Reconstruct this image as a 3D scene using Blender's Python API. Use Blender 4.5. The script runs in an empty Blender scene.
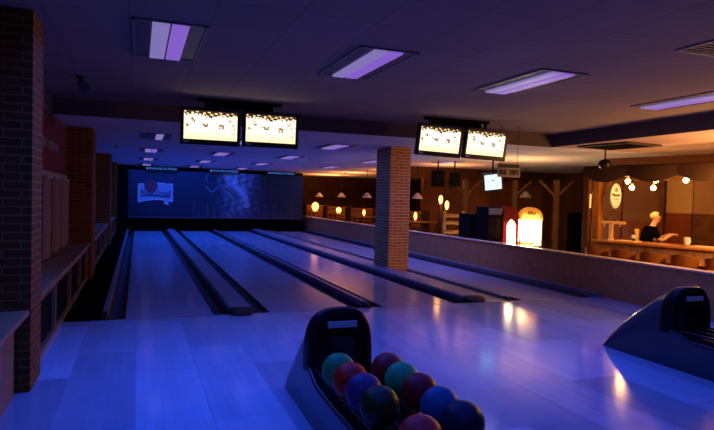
import bpy, bmesh, math, random
from mathutils import Vector, Matrix
random.seed(7)
S = bpy.context.scene
C = S.collection
PI = math.pi

# ------------------------------------------------------------------ helpers
def lin(c):
    return tuple((v/12.92 if v <= .04045 else ((v+.055)/1.055)**2.4) for v in (x/255 for x in c))

MATS = {}
def mat(name, col, rough=.6, metal=0., spec=.5, emit=None, es=0., noise=0., nscale=8., bump=0., bscale=40.):
    m = bpy.data.materials.new(name); m.use_nodes = True
    nt = m.node_tree; b = nt.nodes['Principled BSDF']
    b.inputs['Base Color'].default_value = (*col, 1)
    b.inputs['Roughness'].default_value = rough
    b.inputs['Metallic'].default_value = metal
    b.inputs['Specular IOR Level'].default_value = spec
    if emit:
        b.inputs['Emission Color'].default_value = (*emit, 1)
        b.inputs['Emission Strength'].default_value = es
    tc = None
    if noise or bump:
        tc = nt.nodes.new('ShaderNodeTexCoord')
    if noise:
        n = nt.nodes.new('ShaderNodeTexNoise'); n.inputs['Scale'].default_value = nscale; n.inputs['Detail'].default_value = 5
        nt.links.new(tc.outputs['Object'], n.inputs['Vector'])
        r = nt.nodes.new('ShaderNodeMapRange')
        r.inputs['From Min'].default_value = .3; r.inputs['From Max'].default_value = .7
        r.inputs['To Min'].default_value = 1-noise; r.inputs['To Max'].default_value = 1+noise
        nt.links.new(n.outputs['Fac'], r.inputs['Value'])
        x = nt.nodes.new('ShaderNodeMix'); x.data_type = 'RGBA'; x.blend_type = 'MULTIPLY'
        x.inputs['Factor'].default_value = 1
        x.inputs['A'].default_value = (*col, 1)
        nt.links.new(r.outputs['Result'], x.inputs['B'])
        nt.links.new(x.outputs['Result'], b.inputs['Base Color'])
    if bump:
        n = nt.nodes.new('ShaderNodeTexNoise'); n.inputs['Scale'].default_value = bscale; n.inputs['Detail'].default_value = 4
        nt.links.new(tc.outputs['Object'], n.inputs['Vector'])
        bp = nt.nodes.new('ShaderNodeBump'); bp.inputs['Strength'].default_value = bump; bp.inputs['Distance'].default_value = .02
        nt.links.new(n.outputs['Fac'], bp.inputs['Height'])
        nt.links.new(bp.outputs['Normal'], b.inputs['Normal'])
    MATS[name] = m
    return m

def vmath(nt, op, *a):
    n = nt.nodes.new('ShaderNodeMath'); n.operation = op
    for i, v in enumerate(a):
        if isinstance(v, (int, float)): n.inputs[i].default_value = v
        else: nt.links.new(v, n.inputs[i])
    return n.outputs[0]

def brick_mat(name, c1, c2, mortar):
    m = mat(name, c1, .85, spec=.2); nt = m.node_tree; b = nt.nodes['Principled BSDF']
    tc = nt.nodes.new('ShaderNodeTexCoord'); sp = nt.nodes.new('ShaderNodeSeparateXYZ')
    nt.links.new(tc.outputs['Object'], sp.inputs[0])
    cb = nt.nodes.new('ShaderNodeCombineXYZ')
    nt.links.new(vmath(nt, 'ADD', sp.outputs[0], sp.outputs[1]), cb.inputs[0])
    nt.links.new(sp.outputs[2], cb.inputs[1])
    t = nt.nodes.new('ShaderNodeTexBrick')
    t.inputs['Color1'].default_value = (*c1, 1); t.inputs['Color2'].default_value = (*c2, 1); t.inputs['Mortar'].default_value = (*mortar, 1)
    t.inputs['Scale'].default_value = 1; t.inputs['Mortar Size'].default_value = .007; t.inputs['Mortar Smooth'].default_value = .2
    t.inputs['Brick Width'].default_value = .25; t.inputs['Row Height'].default_value = .066
    nt.links.new(cb.outputs[0], t.inputs['Vector'])
    nt.links.new(t.outputs['Color'], b.inputs['Base Color'])
    bp = nt.nodes.new('ShaderNodeBump'); bp.inputs['Strength'].default_value = .6; bp.inputs['Distance'].default_value = .008; bp.invert = True
    nt.links.new(t.outputs['Fac'], bp.inputs['Height']); nt.links.new(bp.outputs['Normal'], b.inputs['Normal'])
    return m

def plank_mat(name, c1, c2, line, w, l, rough, spec=.5, mortar=.003, off=(0, 0), stain=.25, panel=0.):
    """boards that run along Y; w across, l along"""
    m = mat(name, c1, rough, spec=spec); nt = m.node_tree; b = nt.nodes['Principled BSDF']
    tc = nt.nodes.new('ShaderNodeTexCoord'); sp = nt.nodes.new('ShaderNodeSeparateXYZ')
    nt.links.new(tc.outputs['Object'], sp.inputs[0])
    cb = nt.nodes.new('ShaderNodeCombineXYZ')
    nt.links.new(vmath(nt, 'ADD', sp.outputs[1], off[1]), cb.inputs[0])
    nt.links.new(vmath(nt, 'ADD', sp.outputs[0], off[0]), cb.inputs[1])
    def brick(w, l, c1, c2, ln, mo):
        t = nt.nodes.new('ShaderNodeTexBrick')
        t.inputs['Color1'].default_value = (*c1, 1); t.inputs['Color2'].default_value = (*c2, 1); t.inputs['Mortar'].default_value = (*ln, 1)
        t.inputs['Scale'].default_value = 1; t.inputs['Mortar Size'].default_value = mo
        t.inputs['Brick Width'].default_value = l; t.inputs['Row Height'].default_value = w; t.offset = .37
        nt.links.new(cb.outputs[0], t.inputs['Vector']); return t
    t = brick(w, l, c1, c2, line, mortar)
    out = t.outputs['Color']
    def mul(a, bsock):
        x = nt.nodes.new('ShaderNodeMix'); x.data_type = 'RGBA'; x.blend_type = 'MULTIPLY'; x.inputs['Factor'].default_value = 1
        nt.links.new(a, x.inputs['A']); nt.links.new(bsock, x.inputs['B']); return x.outputs['Result']
    if panel:
        p = brick(.52, 2.05, (1, 1, 1), (1-panel,)*3, (1-panel*.6,)*3, .004)
        out = mul(out, p.outputs['Color'])
    n = nt.nodes.new('ShaderNodeTexNoise'); n.inputs['Scale'].default_value = 1.6; n.inputs['Detail'].default_value = 6
    mp = nt.nodes.new('ShaderNodeMapping'); mp.inputs['Scale'].default_value = (3, .8, 1)
    nt.links.new(tc.outputs['Object'], mp.inputs['Vector']); nt.links.new(mp.outputs[0], n.inputs['Vector'])
    r = nt.nodes.new('ShaderNodeMapRange'); r.inputs['From Min'].default_value = .35; r.inputs['From Max'].default_value = .65
    r.inputs['To Min'].default_value = 1-stain; r.inputs['To Max'].default_value = 1
    nt.links.new(n.outputs['Fac'], r.inputs['Value'])
    out = mul(out, r.outputs['Result'])
    nt.links.new(out, b.inputs['Base Color'])
    r2 = nt.nodes.new('ShaderNodeMapRange'); r2.inputs['From Min'].default_value = .3; r2.inputs['From Max'].default_value = .7
    r2.inputs['To Min'].default_value = rough*.95; r2.inputs['To Max'].default_value = rough*1.08
    nt.links.new(n.outputs['Fac'], r2.inputs['Value']); nt.links.new(r2.outputs['Result'], b.inputs['Roughness'])
    return m

def tile_mat(name, col, line, size, off):
    m = mat(name, col, .9, spec=.1); nt = m.node_tree; b = nt.nodes['Principled BSDF']
    tc = nt.nodes.new('ShaderNodeTexCoord'); mp = nt.nodes.new('ShaderNodeMapping')
    mp.inputs['Location'].default_value = (off[0], off[1], 0)
    nt.links.new(tc.outputs['Object'], mp.inputs['Vector'])
    t = nt.nodes.new('ShaderNodeTexBrick'); t.offset = 0
    t.inputs['Color1'].default_value = (*col, 1); t.inputs['Color2'].default_value = (*[c*.88 for c in col], 1); t.inputs['Mortar'].default_value = (*line, 1)
    t.inputs['Scale'].default_value = 1; t.inputs['Mortar Size'].default_value = .008
    t.inputs['Brick Width'].default_value = size; t.inputs['Row Height'].default_value = size
    nt.links.new(mp.outputs[0], t.inputs['Vector'])
    nt.links.new(t.outputs['Color'], b.inputs['Base Color'])
    n = nt.nodes.new('ShaderNodeTexNoise'); n.inputs['Scale'].default_value = 90
    nt.links.new(tc.outputs['Object'], n.inputs['Vector'])
    bp = nt.nodes.new('ShaderNodeBump'); bp.inputs['Strength'].default_value = .25; bp.inputs['Distance'].default_value = .01
    nt.links.new(n.outputs['Fac'], bp.inputs['Height']); nt.links.new(bp.outputs['Normal'], b.inputs['Normal'])
    return m

def paint_mat(name, rough=.6, emit=0., base=True):
    """a printed or displayed picture: colour read from the mesh's own attribute 'print'"""
    m = mat(name, (0, 0, 0), rough); nt = m.node_tree; b = nt.nodes['Principled BSDF']
    a = nt.nodes.new('ShaderNodeAttribute'); a.attribute_name = 'print'
    if base: nt.links.new(a.outputs['Color'], b.inputs['Base Color'])
    if emit:
        nt.links.new(a.outputs['Color'], b.inputs['Emission Color']); b.inputs['Emission Strength'].default_value = emit
    return m

class MB:
    def __init__(s): s.bm = bmesh.new(); s.m = Matrix()
    def V(s, p): return s.bm.verts.new(s.m @ Vector(p))
    def face(s, vs, mi=0):
        try:
            f = s.bm.faces.new(vs); f.material_index = mi; return f
        except ValueError: return None
    def box(s, x0, x1, y0, y1, z0, z1, mi=0):
        v = [s.V((x, y, z)) for z in (z0, z1) for y in (y0, y1) for x in (x0, x1)]
        for q in ((0, 2, 3, 1), (4, 5, 7, 6), (0, 1, 5, 4), (2, 6, 7, 3), (0, 4, 6, 2), (1, 3, 7, 5)): s.face([v[i] for i in q], mi)
        return s
    def bbox(s, x0, x1, y0, y1, z0, z1, r=.01, mi=0):
        """box with chamfered edges"""
        r = min(r, (x1-x0)*.45, (y1-y0)*.45, (z1-z0)*.45)
        b2 = bmesh.new()
        v = [b2.verts.new((x, y, z)) for z in (z0, z1) for y in (y0, y1) for x in (x0, x1)]
        for q in ((0, 2, 3, 1), (4, 5, 7, 6), (0, 1, 5, 4), (2, 6, 7, 3), (0, 4, 6, 2), (1, 3, 7, 5)): b2.faces.new([v[i] for i in q])
        bmesh.ops.bevel(b2, geom=b2.edges[:], offset=r, segments=2, profile=.5, affect='EDGES')
        mp = {}
        for q in b2.verts: mp[q.index if False else q] = s.V(q.co)
        for f in b2.faces: s.face([mp[q] for q in f.verts], mi)
        b2.free(); return s
    def prism(s, pts, a, b, axis='y', mi=0):
        """polygon pts extruded from a to b along axis. pts are (x,z) for y, (y,z) for x, (x,y) for z"""
        def P(p, t): return {'y': (p[0], t, p[1]), 'x': (t, p[0], p[1]), 'z': (p[0], p[1], t)}[axis]
        A = [s.V(P(p, a)) for p in pts]; B = [s.V(P(p, b)) for p in pts]; n = len(pts)
        s.face(A, mi); s.face(B[::-1], mi)
        for i in range(n): s.face([A[i], B[i], B[(i+1) % n], A[(i+1) % n]], mi)
        return s
    def loft(s, rings, caps=True, closed=True, mi=0):
        R = [[s.V(p) for p in r] for r in rings]; n = len(R[0])
        for a, b in zip(R, R[1:]):
            for i in range(n if closed else n-1): s.face([a[i], a[(i+1) % n], b[(i+1) % n], b[i]], mi)
        if caps: s.face(R[0][::-1], mi); s.face(R[-1], mi)
        return s
    def tube(s, p, q, r, r2=None, n=12, mi=0):
        p, q = Vector(p), Vector(q); r2 = r if r2 is None else r2
        d = (q-p).normalized(); u = d.orthogonal().normalized(); w = d.cross(u)
        return s.loft([[c+(u*math.cos(2*PI*i/n)+w*math.sin(2*PI*i/n))*rr for i in range(n)] for c, rr in ((p, r), (q, r2))], mi=mi)
    def path(s, pts, r, n=8, mi=0):
        pts = [Vector(p) for p in pts]; rings = []; u = None
        for i, p in enumerate(pts):
            d = (pts[min(i+1, len(pts)-1)]-pts[max(i-1, 0)]).normalized()
            if u is None: u = d.orthogonal().normalized()
            u = (u-d*u.dot(d)).normalized(); w = d.cross(u)
            rr = r[i] if isinstance(r, (list, tuple)) else r
            rings.append([p+(u*math.cos(2*PI*k/n)+w*math.sin(2*PI*k/n))*rr for k in range(n)])
        return s.loft(rings, mi=mi)
    def lathe(s, prof, c=(0, 0, 0), n=20, mi=0, caps=True):
        return s.loft([[(c[0]+r*math.cos(2*PI*i/n), c[1]+r*math.sin(2*PI*i/n), c[2]+z) for i in range(n)] for r, z in prof], caps=caps, mi=mi)
    def ball(s, c, r, n=20, k=12, sc=(1, 1, 1), mi=0):
        prof = [(max(1e-4, math.sin(PI*i/k))*r, -math.cos(PI*i/k)*r) for i in range(k+1)]
        return s.loft([[(c[0]+q*math.cos(2*PI*i/n)*sc[0], c[1]+q*math.sin(2*PI*i/n)*sc[1], c[2]+z*sc[2]) for i in range(n)] for q, z in prof], mi=mi)
    def build(s, name, m, parent=None, smooth=False, loc=None):
        bmesh.ops.recalc_face_normals(s.bm, faces=s.bm.faces[:])
        me = bpy.data.meshes.new(name); s.bm.to_mesh(me); s.bm.free()
        for x in (m if isinstance(m, (list, tuple)) else [m]): me.materials.append(x)
        if smooth:
            for p in me.polygons: p.use_smooth = True
            try: me.set_sharp_from_angle(angle=math.radians(40))
            except Exception: pass
        o = bpy.data.objects.new(name, me); C.objects.link(o)
        if parent: o.parent = parent
        if loc: o.location = loc
        return o

def tag(o, label, cat, group=None, kind=None):
    o['label'] = label; o['category'] = cat
    if group: o['group'] = group
    if kind: o['kind'] = kind
    return o
def thing(name, label, cat, loc=(0, 0, 0), rz=0, group=None, kind=None):
    o = bpy.data.objects.new(name, None); C.objects.link(o); o.empty_display_size = .1
    o.location = loc; o.rotation_euler = (0, 0, rz)
    return tag(o, label, cat, group, kind)
def struct(name, mb, m, label=None, cat=None, **k):
    o = mb.build(name, m, **k); o['kind'] = 'structure'
    if label: o['label'] = label; o['category'] = cat
    return o
def copy_tree(o, loc=None, rz=None, label=None, parent=None):
    c = o.copy(); C.objects.link(c)
    if parent: c.parent = parent
    if loc is not None: c.location = loc
    if rz is not None: c.rotation_euler = (0, 0, rz)
    if label: c['label'] = label
    for ch in list(o.children): copy_tree(ch, parent=c)
    return c
def text_mesh(name, body, size, m, parent, loc, rot, extrude=.002, width=None, bold=0.):
    cu = bpy.data.curves.new(name, 'FONT'); cu.body = body; cu.size = size; cu.extrude = extrude; cu.offset = bold
    cu.align_x = 'CENTER'; cu.align_y = 'CENTER'
    t = bpy.data.objects.new(name, cu); C.objects.link(t)
    dg = bpy.context.evaluated_depsgraph_get()
    me = bpy.data.meshes.new_from_object(t.evaluated_get(dg))
    C.objects.unlink(t); bpy.data.objects.remove(t)
    if width:
        xs = [v.co.x for v in me.vertices]; k = width/(max(xs)-min(xs))
        for v in me.vertices: v.co.x *= k
    me.materials.clear(); me.materials.append(m)
    o = bpy.data.objects.new(name, me); C.objects.link(o)
    o.parent = parent; o.location = loc; o.rotation_euler = rot
    return o
def painted_grid(name, w, h, nx, nz, fn, m, parent, loc, rot=(0, 0, 0)):
    """flat picture in local XZ, s,t in 0..1; fn returns linear rgb"""
    vs = [((i/nx-.5)*w, 0, (j/nz-.5)*h) for j in range(nz+1) for i in range(nx+1)]
    fs = [(j*(nx+1)+i, j*(nx+1)+i+1, (j+1)*(nx+1)+i+1, (j+1)*(nx+1)+i) for j in range(nz) for i in range(nx)]
    me = bpy.data.meshes.new(name); me.from_pydata(vs, [], fs)
    at = me.color_attributes.new('print', 'FLOAT_COLOR', 'CORNER'); k = 0
    for j in range(nz):
        for i in range(nx):
            c = fn((i+.5)/nx, (j+.5)/nz)
            for q in range(4): at.data[k].color = (*c, 1); k += 1
    me.materials.append(m)
    o = bpy.data.objects.new(name, me); C.objects.link(o); o.parent = parent; o.location = loc; o.rotation_euler = rot
    return o
def area(name, loc, sx, sy, col, power, rot=(0, 0, 0), spread=180):
    l = bpy.data.lights.new(name, 'AREA'); l.shape = 'RECTANGLE'; l.size = sx; l.size_y = sy; l.color = col; l.energy = power; l.spread = math.radians(spread)
    o = bpy.data.objects.new(name, l); C.objects.link(o); o.location = loc; o.rotation_euler = rot; return o
def point(name, loc, r, col, power):
    l = bpy.data.lights.new(name, 'POINT'); l.shadow_soft_size = r; l.color = col; l.energy = power
    o = bpy.data.objects.new(name, l); C.objects.link(o); o.location = loc; return o

# ------------------------------------------------------------------ materials
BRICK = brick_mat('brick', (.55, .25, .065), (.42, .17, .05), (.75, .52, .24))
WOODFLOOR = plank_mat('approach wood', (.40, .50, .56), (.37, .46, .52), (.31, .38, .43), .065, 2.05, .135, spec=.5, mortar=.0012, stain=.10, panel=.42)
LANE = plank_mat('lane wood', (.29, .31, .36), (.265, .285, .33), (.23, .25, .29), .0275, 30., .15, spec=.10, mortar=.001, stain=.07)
GUTTER = mat('gutter black', (.010, .010, .012), .5, spec=.3)
CAPBLUE = mat('cap laminate', (.16, .17, .20), .35, noise=.15, nscale=3)
CAPEND = mat('cap end rubber', (.012, .011, .010), .4)
BLACK = mat('matt black', (.004, .004, .004), .9, spec=.1)
CARPET = mat('dark carpet', (.003, .003, .003), 1, spec=0)
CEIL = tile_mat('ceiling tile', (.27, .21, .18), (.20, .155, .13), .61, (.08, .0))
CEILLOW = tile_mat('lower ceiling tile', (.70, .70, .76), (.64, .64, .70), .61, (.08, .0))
BEAM = mat('beam paint', (.11, .080, .06), .85, noise=.1)
STUCCO = mat('stucco', (.50, .24, .085), .95, noise=.12, nscale=10, bump=.25, bscale=70)
LEDGE = mat('varnished ledge', (.62, .48, .28), .3)
WALLPAINT = mat('wall paint', (.15, .11, .10), .9, noise=.1)
MAROON = mat('maroon cloth', (.14, .022, .030), .9)
PALELETTER = mat('pale lettering', (.40, .34, .34), .8)
SILL = mat('sill wood', (.30, .16, .06), .4, noise=.25, nscale=5)
GRILLE = mat('radiator grille', (.010, .010, .008), .8, spec=.1)
BLIND = mat('blind fabric', (.25, .18, .16), .9)
GLASS = mat('night glass', (.01, .01, .013), .08)
FRAMEW = mat('window frame', (.32, .28, .26), .5)
BLKPLASTIC = mat('black plastic', (.012, .012, .013), .32)
GLOSSBLK = mat('gloss black shell', (.004, .004, .004), .42, spec=.16)
SIDEPANEL = mat('gloss grey shell', (.055, .055, .06), .16)
PLATE = mat('pale plate', (.46, .42, .36), .35)
CHROME = mat('chrome', (.6, .6, .6), .2, metal=1)
DARKWOOD = mat('dark timber', (.085, .03, .007), .55, spec=.15, noise=.3, nscale=4)
MIDWOOD = mat('oak', (.34, .13, .022), .45, spec=.15, noise=.25, nscale=4)
REDWOOD = mat('red wainscot', (.15, .032, .007), .5, spec=.15, noise=.2, nscale=3)
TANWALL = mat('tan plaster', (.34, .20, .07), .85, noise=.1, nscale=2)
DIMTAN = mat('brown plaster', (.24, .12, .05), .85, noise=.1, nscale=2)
BROWNWALL = mat('red brown wall', (.15, .05, .012), .85, noise=.2, nscale=1.5)
COUNTER = mat('counter varnish', (.50, .22, .06), .18, noise=.15, nscale=6)
FASCIA2 = mat('bar fascia', (.42, .24, .09), .5, noise=.3, nscale=6)
CLOTH = mat('swag cloth', (.06, .026, .006), .95)
FLOORR = mat('restaurant floor', (.14, .07, .035), .5, noise=.2)
TUBE = mat('tube lamp', (.03, .03, .03), .5, emit=lin((126, 112, 176)), es=1.0)
TUBEP = mat('violet tube lamp', (.03, .03, .03), .5, emit=lin((128, 90, 196)), es=1.0)
REFLECTOR = mat('lamp reflector', (.16, .12, .08), .5)
FRAMEM = mat('lamp frame', (.22, .19, .16), .6)
BULB = mat('warm bulb', (1, .9, .6), .4, emit=(1, .62, .20), es=26)
FLAME = mat('candle glow', (1, .7, .3), .5, emit=(1, .42, .09), es=4.5)
SHADE = mat('pendant shade', (.55, .50, .48), .6)
CLAWLIT = mat('lit machine back', (.9, .9, .85), .5, emit=(1, .80, .42), es=22.0)
CLAWFRAME = mat('machine frame', (.45, .30, .10), .4)
TOPPER = mat('lit topper', (.6, .3, .05), .5, emit=(.85, .28, .03), es=.55)
REDCAB = mat('red cabinet', (.22, .012, .008), .6, spec=.2)
REDLIT = mat('red lit edge', (.5, .02, .02), .4, emit=(.75, .012, .01), es=.45)
BLUECAB = mat('navy cabinet', (.006, .005, .005), .7, spec=.06)
TVLIT = mat('tv picture', (.1, .1, .1), .4, emit=(.66, .93, 1.0), es=1.25)
SIGNGREY = mat('sign panel', (.40, .29, .16), .6)
SIGNDARK = mat('sign dark print', (.035, .028, .028), .7)
OVALW = mat('oval enamel', (.46, .46, .44), .35, emit=(1, .85, .6), es=.02)
OVALRED = mat('seal red', (.42, .05, .02), .5)
OVALGRN = mat('print green', (.006, .03, .008), .5)
SKIN = mat('skin', (.62, .36, .22), .55)
HAIR = mat('blond hair', (.66, .46, .20), .6)
TSHIRT = mat('black tshirt', (.003, .003, .003), 1., spec=0.)
TROUSER = mat('dark trousers', (.02, .02, .025), .9)
BRASS = mat('brass', (.8, .55, .2), .3, metal=.4)
WHITE = mat('white ceramic', (.8, .78, .72), .3)
GLASSW = mat('drinking glass', (.75, .75, .75), .1)
NEON = mat('sign letters', (.1, .2, .4), .5, emit=(.06, .26, .85), es=.75)
MURAL = paint_mat('mural print', .8)
SCREEN = paint_mat('screen picture', .3, emit=1.5, base=False)
LOGOTXT = mat('logo ink', (.05, .10, .22), .8)

# ------------------------------------------------------------------ setting
FOUL, END = 7.72, 25.7
struct('floor', MB().box(-1.2, 7.45, -3, FOUL, -.12, 0), WOODFLOOR, 'pale wooden bowling approach floor lit blue', 'floor')
struct('floor_under', MB().box(-1.3, 7.5, FOUL, 27.6, -.3, -.14), BLACK, 'black bed under the lanes and gutters', 'floor')
struct('floor_side', MB().box(-1.2, -.40, FOUL, 26.4, -.14, 0), CARPET, 'black strip of floor between left wall and lanes', 'floor')
struct('floor_island', MB().box(5.19, 5.62, FOUL, 26.3, -.14, .0), mat('island floor', (.30, .21, .10), .5, noise=.2), 'brown strip of floor around the central brick pillar', 'floor')
struct('floor_restaurant', MB().box(7.45, 15.5, -3, 31, -.4, -.25), FLOORR, 'dark restaurant floor beyond the low wall', 'floor')
struct('floor_platform', MB().box(7.75, 15.5, 13.9, 31, -.25, .12), FLOORR, 'raised platform under the dining booths', 'floor')
CX, CY = 7.85, 9.62
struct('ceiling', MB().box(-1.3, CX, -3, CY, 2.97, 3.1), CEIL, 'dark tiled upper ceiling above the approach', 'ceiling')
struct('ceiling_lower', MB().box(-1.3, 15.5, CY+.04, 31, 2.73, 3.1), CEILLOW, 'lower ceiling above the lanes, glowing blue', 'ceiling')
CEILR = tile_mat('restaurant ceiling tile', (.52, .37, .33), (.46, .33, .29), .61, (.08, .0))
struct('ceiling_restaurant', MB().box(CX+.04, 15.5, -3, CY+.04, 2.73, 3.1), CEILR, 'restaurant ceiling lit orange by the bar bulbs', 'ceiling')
struct('trim_1', MB().box(-1.3, CX+.04, CY, CY+.04, 2.72, 3.0), BEAM, 'dark step face across the ceiling behind the monitors', 'beam')
struct('trim_2', MB().box(CX, CX+.04, -3, CY, 2.72, 3.0), BEAM, 'dark step face along the restaurant side of the ceiling', 'beam')
struct('wall_left', MB().box(-1.45, -1.2, -3, 27.6, -.3, 3.1), WALLPAINT, 'dim left wall behind the brick pillars', 'wall')
struct('wall_rear', MB().box(-1.4, 15.5, -3.2, -3, -.3, 3.1), WALLPAINT, 'dim rear wall behind the approach', 'wall')
struct('wall_pit', MB().box(-1.3, 7.45, 27.2, 27.5, -.3, 3.0), BLACK, 'black end wall in the pin pit', 'wall')
struct('wall_right', MB().box(15.3, 15.5, -3, 31, -.4, 3.1), BROWNWALL, 'far right restaurant wall', 'wall')
struct('wall_far', MB().box(7.45, 15.5, 30.6, 31, -.4, 3.0), DARKWOOD, 'dark timber wall at the far end of the dining area', 'wall')
# low dividing wall
lw = struct('wall_divider', MB().box(7.45, 7.60, -3, 27.3, -.28, .645), STUCCO, 'low rough wall between the lanes and the restaurant', 'wall')
l_ = MB().bbox(7.43, 7.63, -3, 27.3, .645, .675, .006).build('ledge', LEDGE, lw); l_['label'] = 'varnished top ledge'
struct('baseboard_right', MB().box(7.30, 7.45, FOUL, 26.4, -.1, .07), CAPBLUE, 'pale kerb along the foot of the low wall', 'baseboard')
struct('wall_mask_side', MB().box(-1.2, -.38, 25.55, 25.85, 0, 2.73), BLACK, 'black panel left of the mural', 'wall')

# brick pillars
BRICKSHADED = brick_mat('brick shaded copy', (.19, .065, .010), (.13, .044, .008), (.30, .15, .025))  # same brick, with the dimmer light on the left pillars put into its colour
def pillar(n, x0, x1, y0, y1, z1, label, m=BRICKSHADED):
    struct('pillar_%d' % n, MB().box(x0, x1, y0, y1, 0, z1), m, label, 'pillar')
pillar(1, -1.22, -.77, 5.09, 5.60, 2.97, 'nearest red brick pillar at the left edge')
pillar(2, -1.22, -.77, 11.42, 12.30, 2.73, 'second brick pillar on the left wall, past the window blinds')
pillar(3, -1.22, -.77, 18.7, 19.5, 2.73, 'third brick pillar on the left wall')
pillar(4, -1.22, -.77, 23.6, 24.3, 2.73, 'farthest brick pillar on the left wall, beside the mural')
pillar(5, 5.13, 5.615, 11.53, 12.32, 2.73, 'free standing brick pillar between the third and fourth lanes', BRICK)

# ------------------------------------------------------------------ left wall : sills, radiators, windows, banner
def sill_unit(y0, y1, label, posts):
    t = thing('sill_cabinet', label, 'window sill', (-1.2, (y0+y1)/2, 0))
    h = (y1-y0)/2
    MB().bbox(0, .41, -h, h, .62, .66, .008).build('sill_board', SILL, t)
    m = MB()
    m.box(.33, .37, -h, h, .55, .62); m.box(.33, .37, -h, h, 0, .06)
    m.build('rail', SILL, t)
    for p in posts:
        MB().box(.33, .37, p-(y0+y1)/2-.04, p-(y0+y1)/2+.04, .06, .55).build('post', SILL, t)
    ps = sorted(posts)
    for a, b in zip(ps, ps[1:]):
        g = MB(); n = 14; a2, b2 = a-(y0+y1)/2+.05, b-(y0+y1)/2-.05
        g.box(.28, .30, a2, b2, .07, .54)
        for i in range(n):
            z = .08+.46*i/n; g.box(.30, .325, a2, b2, z, z+.02)
        g.build('radiator_panel', GRILLE, t)
    return t
t = thing('wood_cabinet', 'light wood window sill cabinet in front of the nearest brick pillar', 'window sill', (-1.195, 2.0, 0))
MB().bbox(0, .42, -4, 3.06, .61, .65, .008).build('sill_board', SILL, t)
m = MB()
for i in range(9): m.box(.30, .325, -4+.78*i, -4+.78*i+.775, 0, .61)
m.build('side_panel', SILL, t)
sill_unit(5.62, 11.40, 'window sill with dark radiator panels between first and second brick pillars', [5.68, 7.1, 8.6, 10.0, 11.34])
sill_unit(12.32, 18.68, 'blue lit window sill between second and third brick pillars', [12.38, 14.0, 15.5, 17.1, 18.62])
sill_unit(19.52, 23.58, 'far short window sill between the last two left pillars', [19.58, 21.5, 23.5])
def window(n, y0, y1, lab):
    w = MB()
    for (a, b, c, d) in ((y0, y1, .70, .76), (y0, y1, 1.76, 1.82), (y0, y0+.06, .76, 1.76), (y1-.06, y1, .76, 1.76), ((y0+y1)/2-.03, (y0+y1)/2+.03, .76, 1.76)):
        w.box(-1.2, -1.16, a, b, c, d)
    o = struct('window_%d' % n, w, FRAMEW, lab, 'window')
    MB().box(-1.199, -1.185, y0+.05, y1-.05, .75, 1.77).build('pane', GLASS, o)
window(1, 5.9, 11.2, 'night dark window behind the blinds between first and second pillars')
window(2, 12.6, 18.4, 'night dark window between second and third pillars')
def blind(y, wd, label):
    t = thing('window_blind', label, 'blind', (-1.13, y, .68), 0, 'fabric blinds hanging at the left windows')
    n = max(2, int(wd/.11)); m = MB()
    for i in range(n):
        a = -wd/2+wd*i/n; m.prism([(-.02, a), (.02, a+.03), (.02, a+.085), (-.02, a+wd/n-.005)], 0, 1.07, 'z')
    m.build('fabric', BLIND, t)
    MB().box(-.03, .03, -wd/2-.03, wd/2+.03, 1.07, 1.10).build('head_rail', FRAMEW, t)
blind(8.70, .52, 'pale hanging blind nearest the first brick pillar')
blind(9.60, .50, 'middle pale blind, between the two other blinds')
blind(10.62, .92, 'widest pale blind, next to the second brick pillar')
blind(17.6, .5, 'faint blue lit blind before the third brick pillar')
t = thing('banner', 'maroon wall banner with a row of pale letters above the window', 'banner', (-1.195, 8.6, 2.28))
MB().box(0, .015, -2.8, 2.78, -.40, .40).build('cloth', MAROON, t)
m = MB(); y = -1.6
for k in range(22):
    w = random.choice((.07, .1, .13)); h0 = .07
    if k % 8 != 5:
        m.box(.015, .02, y, y+w*.25, -.10, .02); m.box(.015, .02, y+w*.7, y+w, -.10, .02)
        m.box(.015, .02, y, y+w, -.10+.12*random.random(), -.10+.12*random.random()+.02)
    y += w+.06
m.build('lettering', PALELETTER, t)
MB().box(-.0, .03, -2.8, 2.78, -.46, -.43).build('rod', FRAMEW, t)
# spot on the ceiling near the left wall
t = thing('spotlight', 'small dark spotlight under the upper ceiling near left wall', 'spotlight', (-.67, 7.75, 2.97))
MB().lathe([(.05, 0), (.05, -.02), (.015, -.025), (.015, -.07)]).build('mount', BLKPLASTIC, t)
MB().tube((0, .10, -.07), (.05, -.08, -.14), .045, .06, 14).build('lamp_head', BLKPLASTIC, t, True)

# ------------------------------------------------------------------ lanes
LN = [(-.125, .957), (1.71, 2.89), (3.395, 4.583), (5.86, 7.0)]
GUT = [((-.335, -.125), (.957, 1.155)), ((1.475, 1.71), (2.89, 3.10)), ((3.19, 3.395), (4.583, 4.80)), ((5.65, 5.86), (7.0, 7.30))]
LL = ['leftmost bowling lane, beside the dark left wall', 'second bowling lane from the left, right of the first ball return cap',
      'third bowling lane from the left, just left of the brick pillar', 'rightmost bowling lane, along the low rough wall']
def gutter_mb(x0, x1):
    m = MB(); n = 8; c = (x0+x1)/2; r = (x1-x0)/2
    top = [(x0, -.004)]+[(c-r*math.cos(PI*i/n)*.96, -.004-.085*math.sin(PI*i/n)) for i in range(n+1)]+[(x1, -.004)]
    m.prism(top+[(x1, -.13), (x0, -.13)], FOUL, END+.6)
    return m
for i, (a, b) in enumerate(LN):
    t = thing('bowling_lane', LL[i], 'bowling lane', (0, 0, 0), 0, 'bowling lanes')
    MB().box(a, b, FOUL, END, -.13, 0).build('lane_bed', LANE, t)
    for g in GUT[i]: gutter_mb(*g).build('gutter', GUTTER, t, True)
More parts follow.
